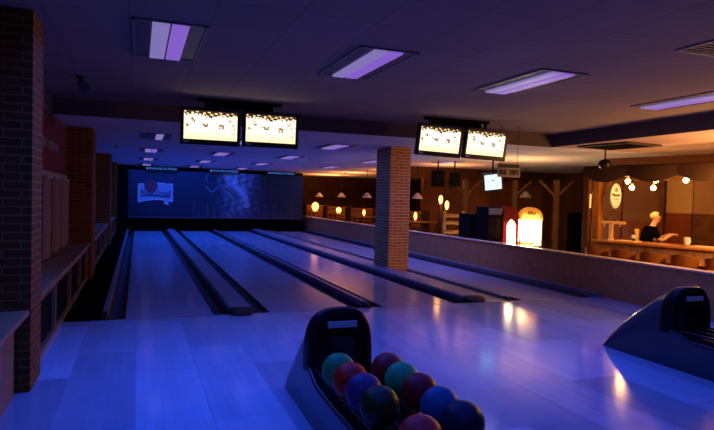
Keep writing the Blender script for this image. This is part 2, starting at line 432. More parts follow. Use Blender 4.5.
def divider(x0, x1, h, y0, label, endcap=True, y1=END+.3):
    t = thing('lane_divider', label, 'lane divider', ((x0+x1)/2, y0, 0), 0, 'lane dividers')
    w = (x1-x0)/2
    MB().prism([(-w, -.13), (w, -.13), (w, h*.7), (w*.85, h), (-w*.85, h), (-w, h*.7)], .16 if endcap else 0, y1-y0).build('cap', CAPBLUE, t, True)
    if endcap:
        rings = []
        for k in range(7):
            q = k/6; s = math.sin(PI/2*min(1, .35+.65*q)); hh = h*(.35+.75*math.sin(PI/2*q))
            ww = w*1.04*s
            rings.append([(-ww, .16*q, .001), (ww, .16*q, .001), (ww, .16*q, hh*.7), (ww*.8, .16*q, hh), (-ww*.8, .16*q, hh), (-ww, .16*q, hh*.7)])
        MB().loft(rings).build('end_cap', CAPEND, t, True)
    return t
divider(-.40, -.335, .085, 7.70, 'narrow kerb along the left side of the leftmost lane', True)
divider(1.155, 1.475, .085, 7.58, 'wide return cap with black rounded end between first and second lanes')
divider(3.10, 3.19, .07, 7.70, 'thin divider between the gutters of the second and third lanes')
divider(4.805, 5.185, .085, 7.72, 'wide return cap left of the free standing brick pillar')
divider(5.605, 5.65, .05, 7.75, 'thin kerb right of the free standing brick pillar', True)
struct('trim_3', MB().box(-.125, 7.3, FOUL-.02, FOUL+.015, -.02, .0015), mat('foul line', (.20, .18, .18), .4), 'foul line strip where lanes begin', 'foul line')

# mural above the pin decks
MW, MZ0, MZ1 = 7.46, .60, 2.55
t = thing('mural_mask', 'wide blue mural with a beer shield logo above the pin pits', 'mural', (-.38+MW/2, 25.7, (MZ0+MZ1)/2))
MB().box(-MW/2, MW/2, .01, .06, -(MZ1-MZ0)/2, (MZ1-MZ0)/2).build('board', BLACK, t)
MB().box(-MW/2, MW/2, -.03, .06, -(MZ1-MZ0)/2-.05, -(MZ1-MZ0)/2).build('bottom_rail', mat('mural rail', (.07, .065, .10), .5), t)
rnd = random.Random(3)
CROWD = [(rnd.uniform(.35, 1), rnd.uniform(.05, .40), rnd.uniform(.008, .02), rnd.uniform(.3, 1)) for _ in range(90)]
def sh_in(x, y):   # shield, x 0..1, y 0..1
    lo = .18+.10*math.sin(min(1, x)*PI*.9) - (.13 if .76 < x < .88 else 0) - .1*(1-x)*0
    hi = .78+.10*math.cos((x-.1)*9) if x < .25 else (.66 if x < .52 else .92-.08*(x-.52))
    return 0 <= x <= 1 and lo <= y <= hi
def mural(s, tt):
    x = s*MW-.38; z = MZ0+tt*(MZ1-MZ0)
    b = .022+.022*tt+.045*math.exp(-((s-.22)/.2)**2)*tt*tt
    c = [b*.2, b*.8, b*1.7]
    # glow and jagged white figure in the middle
    d = math.exp(-((s-.60)/.085)**2)*(.25+.75*tt)
    n = .5+.5*math.sin(s*97+3*math.sin(tt*11))*math.sin(tt*19+s*41)
    f = d*(.10+.42*n**2)
    q = abs((s-.585)-.05*math.sin(tt*5)-.02)
    if q < .012+.05*abs(tt-.35) and tt > .22: f += .22
    for cx_, cz, rr, sq in ((.525, .80, .065, 1.5), (.455, .74, .05, .6), (.68, .66, .06, 1.9)):
        an = math.atan2(tt-cz, s-cx_)
        e = abs(math.hypot((s-cx_)*MW, (tt-cz)*1.95*sq)-rr*5*(1+.25*math.sin(an*3+cx_*20)))
        if e < .03 and math.sin(an*2+cx_*9) > -.3: f += .13
    if tt < .42: f += .10*d*max(0, math.sin(s*180))*(tt > .12)
    c = [v_*1.4 for v_ in c]; f *= 1.35
    c = [c[0]+f*.5, c[1]+f*.95, c[2]+f*1.2]
    for (u, h, w, v) in CROWD:
        if abs(s-u) < w*.5 and tt < h and s > .30: 
            k = .03*v*rnd.random()*(1 if s < .85 else .5); c = [c[0]+k*1.2, c[1]+k*1.2, c[2]+k*1.3]
    # red seal and shield
    X, Y = (x-.0)/1.38, (z-.98)/1.16
    if sh_in(X, Y):
        e = not (sh_in(X-.035, Y) and sh_in(X+.035, Y) and sh_in(X, Y+.05) and sh_in(X, Y-.05))
        c = [.40, .85, .95] if e else [.28, .60, .80]
        if .10 < X < .92 and .38+.03*math.sin(X*4) < Y < .44+.03*math.sin(X*4): c = [.03, .07, .16]
    if math.hypot((x-.50)*1.0, (z-1.87)) < .27: c = [.20, .08, .13]
    return c
painted_grid('print', MW, MZ1-MZ0, 300, 80, mural, MURAL, t, (0, 0, 0))
text_mesh('lettering', 'Pilsner Urquell', .36, LOGOTXT, t, (.70+.38-MW/2, -.004, 1.58-(MZ0+MZ1)/2), (PI/2, 0, 0), .001, 1.18, .008)
def header(x, label):
    t = thing('header_sign', label, 'sign', (x, 25.62, 2.62), 0, 'lit header signs above the mural')
    MB().box(-.68, .68, 0, .06, -.085, .085).build('board', BLACK, t)
    text_mesh('lettering', 'BOWLING & PIZZA', .13, NEON, t, (0, -.004, 0), (PI/2, 0, 0), .002, 1.22, .0)
header(.92, 'lit blue header sign above the shield logo of the mural')
header(3.50, 'lit blue header sign above the bright middle of the mural')
header(6.03, 'lit blue header sign above the dark right end of the mural')
# pit dividers under the mask
for i, (x0, x1) in enumerate(((-.38, -.30), (1.2, 1.44), (3.11, 3.18), (4.83, 5.16), (7.06, 7.3))):
    tag(MB().box(x0, x1, END+.62, 27.15, -.12, .56).build('pit_kickback', BLACK), 'black pit side wall under the mural, at the %s' % ('left end', 'end of the first wide cap', 'end of the thin divider', 'end of the second wide cap', 'right end')[i], 'pit wall', 'pit side walls')

# ------------------------------------------------------------------ ceiling lights
def light_fixture(x, y, z, w, l, label, group, one=False):
    t = thing('ceiling_light', label, 'ceiling light', (x, y, z), 0, group)
    m = MB()
    for (a, b, c, d) in ((-w/2, w/2, -l/2, -l/2+.025), (-w/2, w/2, l/2-.025, l/2), (-w/2, -w/2+.025, -l/2, l/2), (w/2-.025, w/2, -l/2, l/2)):
        m.box(a, b, c, d, -.014, -.001)
    m.build('frame', FRAMEM, t)
    m = MB(); m.box(-w/2+.02, w/2-.02, -l/2+.02, l/2-.02, -.006, -.002); m.build('reflector', REFLECTOR, t)
    k = w/.6
    MB().bbox(-.145*k, -.008*k, -l/2+.03, l/2-.03, -.03, -.006, .008).build('diffuser', REFLECTOR if one else TUBE, t)
    MB().bbox(.008*k, .145*k, -l/2+.03, l/2-.03, -.03, -.006, .008).build('diffuser', TUBEP if not one else TUBE, t)
    return t
ux = [.235, 2.17, 4.18, 6.72]
ul = ['upper ceiling light nearest the left wall', 'upper ceiling light above the left ball return, second from left wall', 'upper ceiling light third from the left wall', 'upper ceiling light nearest the restaurant side']
for x, l in zip(ux, ul): light_fixture(x, 5.60, 2.97, .60, 1.32, l, 'twin tube lights in the upper ceiling')
ly = [12.3, 16.35, 20.45, 24.5]
rowname = ['above the leftmost lane', 'above the left edge of second lane', 'above the third lane', 'above the rightmost lane']
dep = ['first one past the ceiling step', 'second one past the ceiling step', 'third one past the ceiling step', 'last one before the mural']
for i, x in enumerate([.31, 2.15, 4.10, 6.70]):
    for j, y in enumerate(ly):
        if (i, j) in ((3, 0), (3, 3)): continue
        light_fixture(x, y, 2.73, .60, 1.15, 'lower ceiling light %s, %s' % (rowname[i], dep[j]), 'lights in the lower ceiling', one=(i == 0 and j == 0))
light_fixture(8.6, 15.2, 2.73, .6, 1.0, 'ceiling light beyond the low wall, seen under the right monitors', 'lights in the lower ceiling')
for x, y, l in ((8.67, 24.4, 'far smoke detector on the orange lit ceiling'), (8.77, 17.7, 'smoke detector right of the free standing pillar'), (-.5, 15.4, 'smoke detector near the left pillars')):
    tag(MB().lathe([(.02, -.05), (.05, -.045), (.06, -.02), (.06, 0)], (0, 0, 0)).build('smoke_detector', REFLECTOR, None, True, (x, y, 2.73)), l, 'smoke detector', 'smoke detectors')
t = thing('ceiling_vent', 'greenish square air vent in the upper ceiling at right', 'vent', (4.75, 3.55, 2.97))
m = MB(); m.box(-.3, .3, -.3, -.27, -.012, 0); m.box(-.3, .3, .27, .3, -.012, 0); m.box(-.3, -.27, -.27, .27, -.012, 0); m.box(.27, .3, -.27, .27, -.012, 0)
m.build('frame', FRAMEM, t)
m = MB()
for k in range(9): m.box(-.27, .27, -.25+.06*k, -.23+.06*k, -.01, -.001)
m.build('louver', mat('vent green', (.13, .13, .07), .6), t)
t = thing('ceiling_cassette', 'dark square air grille in the orange restaurant ceiling', 'vent', (8.62, 8.65, 2.73), .12)
MB().bbox(-.48, .48, -.58, .58, -.035, 0, .015).build('frame', mat('cassette dark', (.05, .035, .03), .7), t)
m = MB()
for k in range(10): m.box(-.38, .38, -.46+.1*k, -.42+.1*k, -.045, -.034)
m.build('louver', BLACK, t)

# ------------------------------------------------------------------ score monitors
def screen_fn(s, tt):
    r = rnd.random()
    w = [1.0, .96, .80]
    if tt < .30: w = [1.0, .86, .55]
    if tt < .13: w = [1.0, .76, .42]
    n = math.sin(s*41+2*math.sin(s*17))+.7*math.sin(s*83+tt*9)+.5*math.sin(s*131)
    edge = .85+.035*n-.10*max(0, 1-abs(s-.47)*9)
    if tt > edge:
        if tt < .97 and math.sin(s*57+tt*33)+.6*math.sin(s*29-tt*51) > .55: return (1, .66, .30)
        return (.04, .022, .012)
    for cx_, cz, rx, rz, k in ((.41, .48, .055, .045, 1), (.36, .54, .03, .03, 1), (.44, .55, .02, .03, 1), (.30, .55, .02, .03, .8), (.70, .52, .06, .045, 1), (.73, .44, .03, .06, 1), (.67, .42, .02, .05, .9),
                           (.16, .70, .03, .09, .8), (.19, .62, .03, .05, .8), (.06, .48, .03, .06, .8), (.86, .68, .04, .06, .7), (.92, .55, .02, .03, .8), (.95, .40, .025, .03, .8), (.94, .24, .03, .03, .8)):
        e = ((s-cx_)/rx)**2+((tt-cz)/rz)**2
        if e < 1 and r < .93*k: return (.16+.25*e, .08+.16*e, .03+.06*e)
    if (s < .13 or s > .87) and r < .30 and tt > .3: return (.85, .50, .22)
    return tuple(c*(.93+.07*r) for c in w)
proto_mesh = {}
def monitor(x, z, tilt, label):
    t = thing('score_monitor', label, 'monitor', (x, 8.45, z), 0, 'score monitors hanging from the ceiling')
    t.rotation_euler = tilt
    w, h = .83, .52
    MB().bbox(-w/2, w/2, 0, .07, -h/2, h/2, .012).build('housing', BLKPLASTIC, t)
    m = MB()
    m.bbox(-w/2, -w/2+.045, -.02, .0, -h/2, h/2, .006); m.bbox(w/2-.045, w/2, -.02, .0, -h/2, h/2, .006)
    m.bbox(-w/2, w/2, -.02, .0, h/2-.045, h/2, .006); m.bbox(-w/2, w/2, -.02, .0, -h/2, -h/2+.075, .006)
    m.build('bezel', BLKPLASTIC, t)
    painted_grid('screen', w-.09, h-.12, 74, 40, screen_fn, SCREEN, t, (0, -.004, .015))
    MB().box(-w/2+.04, -w/2+.12, -.0225, -.02, -h/2+.025, -h/2+.055).build('badge', mat('badge', (.30, .28, .32), .5) if 'badge' not in MATS else MATS['badge'], t)
    MB().box(-.15, .15, .07, .11, -.12, .2).build('bracket', BLACK, t)
    MB().tube((0, .09, .1), (0, .09, 2.915-z), .025).build('hanger', BLACK, t)
    return t
monitor(.955, 2.545, (.06, .0, 0), 'leftmost score monitor in the left pair, over the first lane')
monitor(1.82, 2.555, (.06, .0, 0), 'right monitor of the left pair, over the first return cap')
monitor(4.635, 2.565, (.15, .03, 0), 'left monitor of the right pair, nearest the brick pillar')
monitor(5.515, 2.55, (.15, .03, 0), 'rightmost score monitor, above the grey hanging sign')
for x, l in ((1.39, 'black ceiling rail holding the left pair of score monitors'), (5.06, 'black ceiling rail holding the right pair of score monitors')):
    t = thing('monitor_rail', l, 'ceiling rail', (x, 8.62, 2.97), 0, 'ceiling rails of the score monitors')
    MB().box(-.62, .62, -.02, .05, -.045, -.002).build('rail', BLACK, t)
    MB().box(-.5, .5, .05, .10, -.12, -.002).build('cable_tray', BLACK, t)

# ------------------------------------------------------------------ ball returns and balls
def arch(w, h, y, n=22, p=.55):
    pts = []
    for i in range(n+1):
        a = PI*i/n; c, s = math.cos(a), math.sin(a)
        pts.append((w*math.copysign(abs(c)**.66, c), y, max(.0, h*abs(s)**p)))
    return pts
def arch0(w, h, y, z0=.335):
    return [(x, yy, z0+(h-z0)*min(1, max(0, z/h))) for x, yy, z in arch(w, h, y)]
def ball_return(cx, cy, tail, rz, W, label):
    t = thing('ball_return', label, 'ball return', (cx, cy, 0), rz, 'ball returns')
    OY = -4.0; K = tail
    st = [(5.06, .012, .235), (5.03, .07, .24), (4.96, .175, W), (4.88, .275, W), (4.80, .36, W), (4.70, .455, W), (4.60, .54, W), (4.50, .615, W), (4.40, .685, W), (4.32, .732, W), (4.26, .755, W)]
    MB().loft([arch(w, h, 4.275+(y-4.275)*K) for y, h, w in st]).build('tail_shell', SIDEPANEL, t, True)
    # black visor with a recessed mouth
    v = [(4.285, .748, W+.002), (4.27, .765, W+.004), (4.23, .782, W+.005), (4.185, .790, W+.004), (4.155, .782, W), (4.138, .752, W-.008), (4.133, .715, W-.016)]
    inner = [(4.12, .610, W-.048), (4.14, .585, W-.054), (4.27, .57, W-.056)]
    MB().loft([arch0(w, h, y) for y, h, w in v+inner]).build('visor', GLOSSBLK, t, True)
    p = MB(); p.m = Matrix.Translation((0, 4.126, .672)) @ Matrix.Rotation(math.radians(-12), 4, 'X')
    p.bbox(-.11, .11, -.012, .006, -.024, .024, .004); p.build('name_plate', PLATE, t)['label'] = 'pale plate'
    # rack : side panels, tray and rails
    prof = [(4.275, 0), (4.275, .36), (4.16, .36), (4.06, .33), (3.95, .285), (3.6, .275), (2.3, .275), (2.2, .25), (2.16, .2), (2.16, 0)]
    for s in (-1, 1):
        MB().prism(prof, s*(W+.002), s*(W-.03), 'x').build('side_panel', SIDEPANEL, t)
        MB().path([(s*(W-.012), y, z+.01) for y, z in prof[1:8]], .014).build('rail', BLKPLASTIC, t, True)
    m = MB(); m.box(-W+.03, W-.03, 2.2, 4.2, .02, .27)
    m.prism([(-W+.03, .27), (W-.03, .27), (W-.03, .30), (.21, .3), (.155, .33), (.10, .30), (-.10, .30), (-.155, .32), (-.21, .3), (-W+.03, .30)], 2.22, 4.15)
    m.build('tray', BLACK, t)
    m = MB()
    for x in (-.20, -.055, .11, .237): m.tube((x, 2.24, .368), (x, 4.1, .368), .012)
    m.build('ball_track', BLKPLASTIC, t)
    MB().bbox(-W, W, 2.14, 2.2, 0, .30, .02).build('front_panel', SIDEPANEL, t)
    MB().bbox(-.2, .2, 2.2, 4.9, -.0, .02, .004).build('base', BLACK, t)
    for ch in t.children: ch.location.y += OY
    return t
ball_return(1.385, 3.77, .8, -.02, .245, 'near ball return full of coloured balls, left of the other')
ball_return(5.155, 4.0, 1.0, .0, .26, 'second ball return at the right edge, without visible balls')
def ball(x, y, col, label, z=.487):
    m = mat('ball '+label[:20], col, .38, spec=.18, noise=.25, nscale=9)
    o = MB().ball((0, 0, 0), .108, 32, 20)
    o = o.build('bowling_ball', m, None, True, (x, y, z))
    tag(o, label, 'bowling ball', 'bowling balls on the near return')
XL, XR = 1.208, 1.515
ball(XL, 3.44, (.012, .26, .06), 'dark green ball at the back of left row, by the return mouth')
ball(XL, 3.222, (.72, .02, .004), 'bright red ball, second in the left row')
ball(XL, 3.0, (.09, .03, .10), 'violet blue ball, third in the left row behind the black one')
ball(XL, 2.775, (.022, .035, .005), 'blackish green ball, fourth in the left row')
ball(XR, 3.365, (.36, .012, .012), 'maroon ball at the back of the right row')
ball(XR, 3.148, (.010, .38, .09), 'teal green ball, second in the right row')
ball(XR, 2.915, (.36, .012, .010), 'maroon ball, third in the right row behind the blue one')
ball(XR, 2.675, (.012, .10, .17), 'plain blue ball, fourth in the right row')
ball(XR, 2.445, (.014, .014, .026), 'dark navy ball at the front of the right row')
ball(XL+.02, 2.34, (.70, .03, .025), 'pinkish red ball at the bottom edge of the picture')

# ------------------------------------------------------------------ hanging sign, TV, loudspeakers
FACE = -math.atan2(.355, .935)   # not used for layout, only the turn of things that face the approach
t = thing('hanging_sign', 'grey hanging sign with dark letters under the right monitors', 'sign', (6.30, 8.86, 2.16), -.10)
MB().bbox(-.225, .225, 0, .03, -.125, .125, .005).build('panel', SIGNGREY, t)
MB().box(-.215, .20, -.004, 0, .045, .105).build('header_band', SIGNDARK, t)
m = MB()
for x0 in (-.20, -.165, -.12, -.085, .005, .045, .085, .125, .165):
    m.box(x0, x0+.010, -.004, 0, -.085, .015); m.box(x0+.018, x0+.026, -.004, 0, -.085, .015); m.box(x0, x0+.026, -.004, 0, -.085+random.choice((0, .045, .085)), -.07+random.choice((0, .045, .085)))
m.build('lettering', SIGNDARK, t)
for s in (-.17, .17): MB().tube((s, .015, .125), (s, .015, .82), .004, n=6).build('wire', BLACK, t)
t = thing('television', 'small tilted television with a white blue picture beside the hanging sign', 'television', (7.47, 11.10, 2.02), -.30)
q = Matrix.Rotation(math.radians(-8), 4, 'Y') @ Matrix.Rotation(math.radians(8), 4, 'X')
m = MB(); m.m = q; m.bbox(-.225, .225, 0, .07, -.215, .215, .01); m.build('housing', BLKPLASTIC, t)
m = MB(); m.m = q; m.box(-.19, .19, -.004, -.001, -.165, .175); m.build('screen', TVLIT, t)
m = MB(); m.m = q; m.box(-.03, .03, -.006, -.004, .03, .055); m.build('logo', mat('tv mark', (.2, .3, .35), .5), t)
MB().tube((0, .05, .15), (0, .05, .71), .02).build('hanger', BLACK, t)
def speaker(x, y, z, w, h, d, rz, label):
    t = thing('loudspeaker', label, 'loudspeaker', (x, y, z), rz, 'hanging black loudspeakers')
    MB().bbox(-w/2, w/2, 0, d, -h/2, h/2, .015).build('cabinet', BLACK, t)
    MB().box(-w/2+.02, w/2-.02, -.01, 0, -h/2+.02, h/2-.02).build('grille', BLACK, t)
    MB().tube((0, d/2, h/2), (0, d/2, 2.735-z), .02, n=8).build('bracket', BLACK, t)
speaker(8.05, 14.7, 2.21, .36, .46, .32, -.4, 'black loudspeaker hanging right beside the brick pillar')
speaker(8.48, 14.5, 2.19, .28, .40, .28, -.4, 'narrower black loudspeaker, second from the brick pillar')
tag(MB().ball((0, 0, 0), .13, 18, 10, (1, 1, .8)).tube((0, 0, .08), (0, 0, .36), .015).build('hanging_lamp', BLKPLASTIC, None, True, (8.55, 8.9, 2.37)), 'dark round lamp hanging left above the bar canopy', 'lamp')

# ------------------------------------------------------------------ game cabinets behind the low wall
ZF = -.25
A14 = -.36
t = thing('game_cabinet', 'low dark game cabinet farthest left behind the low wall', 'game cabinet', (7.93, 12.35, ZF), 0, 'game cabinets behind the low wall')
MB().bbox(-.28, .28, 0, .5, 0, 1.52, .02).build('body', BLUECAB, t); MB().box(-.18, .18, -.01, 0, .95, 1.35).build('front_glass', GLASS, t)
t = thing('game_cabinet', 'tall navy game cabinet between low dark one and red one', 'game cabinet', (7.955, 11.70, ZF), 0, 'game cabinets behind the low wall')
MB().bbox(-.205, .205, 0, .5, 0, 1.71, .02).build('body', BLUECAB, t); MB().box(-.17, .17, -.01, 0, .95, 1.45).build('front_glass', GLASS, t)
MB().bbox(-.19, .19, -.03, 0, 1.52, 1.68, .01).build('marquee', mat('marquee blue', (.05, .08, .22), .4), t)
# red one with a pointed lit window
t = thing('vending_cabinet', 'dark red cabinet with a pointed lit window', 'game cabinet', (8.42, 11.70, ZF), 0, 'game cabinets behind the low wall')
MB().prism([(-.22, 0), (.22, 0), (.22, 1.50), (.19, 1.64), (.10, 1.72), (-.10, 1.72), (-.19, 1.64), (-.22, 1.50)], 0, .5).build('body', REDCAB, t)
MB().box(-.22, -.155, -.012, 0, .35, 1.36).build('side_light', REDLIT, t)
MB().box(.14, .17, -.012, 0, .35, 1.30).build('side_light', REDLIT, t)
MB().prism([(-.11, .72), (.12, .72), (.12, 1.26), (.09, 1.34), (.005, 1.41), (-.08, 1.34), (-.11, 1.26)], -.012, 0).build('lit_window', CLAWLIT, t)
m = MB()
for x, z in ((-.05, .80), (.04, .86), (-.02, .95), (.07, .99)): m.ball((x, -.02, z), .022, 8, 6)
m.build('prize', mat('prize mix', (.7, .45, .15), .5), t)
# arched machine with bright glass
t = thing('claw_machine', 'bright arched glass prize machine with yellow lit topper', 'game cabinet', (9.015, 11.70, ZF), 0, 'game cabinets behind the low wall')
w, d = .335, .5
MB().bbox(-w, w, 0, d, 0, .78, .02).build('base_cabinet', CLAWFRAME, t)
for x in (-1, 1):
    for y0 in (0, d-.03): MB().box(x*w-(.03 if x > 0 else 0), x*w+(.03 if x < 0 else 0), y0, y0+.03, .78, 1.47).build('corner_post', CLAWFRAME, t)
MB().box(-w+.03, w-.03, d-.05, d-.03, .78, 1.40).build('back_panel', CLAWLIT, t)
MB().box(w-.028, w-.012, .03, d-.05, .80, 1.38).build('side_panel', CLAWLIT, t)
MB().box(-w+.03, w-.03, .03, d-.05, 1.38, 1.40).build('top_light', CLAWLIT, t)
MB().box(-w, w, -.005, .03, 1.40, 1.47).build('header_strip', mat('machine header', (.7, .45, .1), .4, emit=(1, .55, .1), es=.8), t)
a = [(w*math.cos(PI*i/16), 1.47+.25*math.sin(PI*i/16)) for i in range(17)]
MB().prism(a, .0, .12).build('topper', TOPPER, t)
m = MB()
for x0 in (-.12, -.07, -.02, .03, .08): m.box(x0, x0+.035, -.008, 0, 1.53, 1.53+random.choice((.06, .09))); 
m.build('topper_print', mat('topper ink', (.16, .07, .02), .6), t)
m = MB(); rr = random.Random(5)
for k in range(26): m.ball((rr.uniform(-.26, .26), rr.uniform(.08, .38), .79+rr.uniform(.02, .06)), rr.uniform(.03, .045), 8, 6)
m.build('prize', mat('plush mix', (.75, .5, .2), .8, noise=.5, nscale=12), t)
m = MB(); m.tube((.14, .2, 1.38), (.14, .2, 1.18), .02, n=8); m.ball((.14, .2, 1.15), .045, 10, 6)
for k in range(3): m.path([(.14, .2, 1.14), (.14+.07*math.cos(k*2.1), .2+.07*math.sin(k*2.1), 1.10), (.14+.03*math.cos(k*2.1), .2+.03*math.sin(k*2.1), 1.03)], .009, 6)
m.build('claw', CHROME, t)
MB().box(.20, .225, .02, .05, .80, 1.36).build('coin_mast', mat('mast grey', (.18, .15, .12), .5), t)
tag(MB().bbox(-.24, .24, -.18, .18, 0, 1.62, .02).build('speaker_tower', mat('dead black', (.0012, .0011, .001), 1., spec=0.), None, False, (9.75, 10.85, ZF)), 'tall black box standing left of the bar end', 'cabinet')

# ------------------------------------------------------------------ bar
D = Vector((.264, -.9645, 0)); N = Vector((.9645, .264, 0))
ANG = math.atan2(D.y, D.x)
O = Vector((8.86, 9.47, ZF))
# local frame of the bar: x along the bar towards the viewer, y = -n ... use rotation ANG: local x -> D, local y -> rotate(D,90) = N
def bw(a, b, z=0): p = O+D*a+N*b; return (p.x, p.y, ZF+z)
t = thing('bar_counter', 'long varnished wooden bar counter under the warm bulbs', 'bar', O, ANG)
MB().bbox(-.05, 4.6, -.0, .62, 1.05, 1.10, .012).build('counter_top', COUNTER, t)
m = MB(); n = 30
for i in range(n): m.box(0+4.55*i/n, 0+4.55*(i+.94)/n, .06, .09, .80, 1.05)
m.build('fascia', FASCIA2, t)
MB().box(0, 4.55, .10, .55, 0, 1.05).build('body', REDWOOD, t)
MB().box(0, 4.55, .03, .10, .77, .80).build('moulding', COUNTER, t)
m = MB()
for i in range(9): m.box(.5*i, .5*i+.06, .05, .1, 0, .77)
m.build('pilaster', DARKWOOD, t)
for k, a in enumerate((.35, 1.05)):
    tag(MB().box(-.22, .22, -.16, .16, 0, .012).build('bar_mat', mat('mat pale %d' % k, (.75, .55, .30), .5), None, False, bw(.55 if k == 0 else 2.05, .33, 1.10)), ('pale tray mat on the bar beside the beer tap', 'pale tray mat on the bar in front of the barman')[k], 'mat')
    bpy.data.objects['bar_mat' if k == 0 else 'bar_mat.001'].rotation_euler = (0, 0, ANG)
# bar stools
STOOLW = mat('stool wood', (.22, .08, .016), .45, spec=.2, noise=.2, nscale=5)
def stool():
    t = thing('bar_stool', '', 'bar stool', (0, 0, ZF), 0, 'wooden bar stools at the counter')
    MB().lathe([(.02, .70), (.19, .70), (.20, .72), (.20, .745), (.18, .76), (.02, .765)]).build('seat', STOOLW, t, True)
    rings = []
    for i in range(13):
        a = PI*(-.08+1.16*i/12); c, s = math.cos(a), -math.sin(a)
        rings.append([(r*c, r*s*.95, z) for r, z in ((.19, .78), (.215, .78), (.235, 1.0-.05*abs(math.cos(a))), (.21, 1.0-.05*abs(math.cos(a))))])
    MB().loft(rings).build('backrest', STOOLW, t, True)
    for i in range(4):
        a = PI/4+PI/2*i
        MB().tube((.15*math.cos(a), .15*math.sin(a), .71), (.22*math.cos(a), .22*math.sin(a), 0), .02, .016, 8).build('leg', DARKWOOD, t, True)
    MB().path([(.20*math.cos(2*PI*i/16), .20*math.sin(2*PI*i/16), .25) for i in range(17)], .012, 6).build('foot_ring', DARKWOOD, t, True)
    for i in range(3):
        a = PI*(.2+.3*i); MB().tube((.2*math.cos(a), -.19*math.sin(a), .75), (.205*math.cos(a), -.19*math.sin(a), .80), .012, n=6).build('back_post', DARKWOOD, t)
    return t
st = stool(); sl = ['bar stool at the far end of the counter, under the beer tap', 'second bar stool from the far end of the counter', 'bar stool in front of the barman', 'fourth bar stool from the far end of the counter', 'bar stool nearest the right edge of the picture']
for k, a in enumerate((.30, .85, 1.42, 1.98, 2.55)):
    p = bw(a, -.34)
    if k == 0: st.location = p; st.rotation_euler = (0, 0, ANG); st['label'] = sl[0]
    else: copy_tree(st, p, ANG+.06*(k-2), sl[k])
# things on the bar
t = thing('beer_tap', 'brass beer tap column on the far end of the bar', 'beer tap', bw(.18, .36, 1.10), ANG)
MB().lathe([(.06, 0), (.06, .02), (.045, .03), (.045, .30), (.05, .33)]).build('column', BRASS, t, True)
MB().tube((-.20, 0, .36), (.30, 0, .36), .03).build('crossbar', BRASS, t, True)
for x in (-.1, .08, .24):
    sp = MB().path([(x, -.02, .35), (x, -.09, .35), (x, -.11, .28)], .012, 6).build('spout', BRASS, t, True)
    MB().tube((x, 0, .38), (x, -.02, .48), .012, .016, 8).build('handle', DARKWOOD, sp, True)
t = thing('bottle', 'dark bottle standing on the bar right of the beer tap', 'bottle', bw(.66, .36, 1.115))
MB().lathe([(.033, 0), (.036, .01), (.036, .15), (.014, .20), (.013, .26)]).build('glass_body', BLKPLASTIC, t, True)
MB().lathe([(.0365, .05), (.0365, .12)], caps=False).build('paper_label', WHITE, t, True)
tag(MB().lathe([(.055, 0), (.06, .24), (.055, .25), (.01, .25)]).build('jar', mat('amber jar', (.55, .32, .10), .3), None, True, bw(.60, .56, 1.10)), 'tall amber jar behind the dark bottle on the bar', 'jar')
t = thing('mug', 'white mug on the bar beside the barman hand', 'mug', bw(1.72, .30, 1.112))
MB().lathe([(.04, 0), (.052, .02), (.055, .14), (.05, .145), (.045, .03), (.01, .025)]).build('cup', WHITE, t, True)
MB().path([(.05, 0, .11), (.085, 0, .10), (.09, 0, .06), (.052, 0, .035)], .009, 6).build('handle', WHITE, t, True)
for k, a in enumerate((2.62, 2.74)):
    tag(MB().lathe([(.028, 0), (.036, .12), (.033, .12), (.025, .012), (.002, .01)]).build('drinking_glass', GLASSW, None, True, bw(a, .42, 1.10)), ('short clear glass near the right end of the bar', 'clear glass at the right picture edge on the bar')[k], 'glass', 'glasses on the bar')
# wall panels behind the bar
t = thing('back_bar_panel', 'reddish brown panel behind the barman', 'wall panel', bw(.35, 2.35), ANG, kind='structure')
def panel(a0, a1, label, up, lowc, split=1.66, z1=2.45, b=2.4):
    m = MB(); w = (a1-a0)/2
    o = thing('back_panel', label, 'wall panel', bw((a0+a1)/2, b), ANG, 'panels of the wall behind the bar', 'structure')
    MB().box(-w, w, 0, .06, split, z1).build('plaster', up, o)
    MB().box(-w, w, -.02, .06, 0, split).build('wainscot', lowc, o)
    MB().box(-w, w, -.035, 0, split-.02, split+.02).build('dado_rail', lowc, o)
bpy.data.objects.remove(t)
panel(-1.28, -.76, 'red brown wall panel behind the beer tap and oval sign', BROWNWALL, REDWOOD)
panel(-.73, .20, 'red brown wall panel directly behind the barman', BROWNWALL, REDWOOD, 1.45)
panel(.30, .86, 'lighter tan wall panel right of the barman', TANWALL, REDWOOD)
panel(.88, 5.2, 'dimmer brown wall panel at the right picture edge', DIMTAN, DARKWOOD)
struct('wall_bar', MB().box(-1.3, 5.2, 2.47, 2.60, 0, 2.98), BROWNWALL, 'wall carrying the panels behind the bar', 'wall', loc=O).rotation_euler = (0, 0, ANG)
tag(MB().bbox(-.05, .05, -.05, .05, 0, 2.45, .008).build('wooden_post', DARKWOOD, None, False, bw(.25, 2.30)), 'dark wooden post between barman and tan panel', 'post', 'timber posts')
bpy.data.objects['wooden_post'].rotation_euler = (0, 0, ANG)
def post(x, y, rz, w, h, label, m, braces=(1,), hl=False):
    t = thing('timber_post', label, 'post', (x, y, ZF), rz, 'timber posts')
    MB().bbox(-w/2, w/2, -w/2, w/2, 0, h, .01).build('upright', m, t)
    for s in braces:
        b = MB(); b.m = Matrix.Translation((s*.24, 0, h-.26)) @ Matrix.Rotation(s*PI/4, 4, 'Y'); b.bbox(-.035, .035, -.035, .035, -.35, .35, .006); b.build('brace', m, t)
    if hl: MB().bbox(-.02, .02, -w/2-.02, -w/2, 1.75, 2.05, .008).build('wall_lamp', mat('tube amber', (.8, .5, .2), .4, emit=(1, .5, .12), es=1.1), t)
post(9.17, 10.02, ANG+PI/2, .13, 2.45, 'dark timber post with small amber lamp at the bar end', DARKWOOD, (), True)
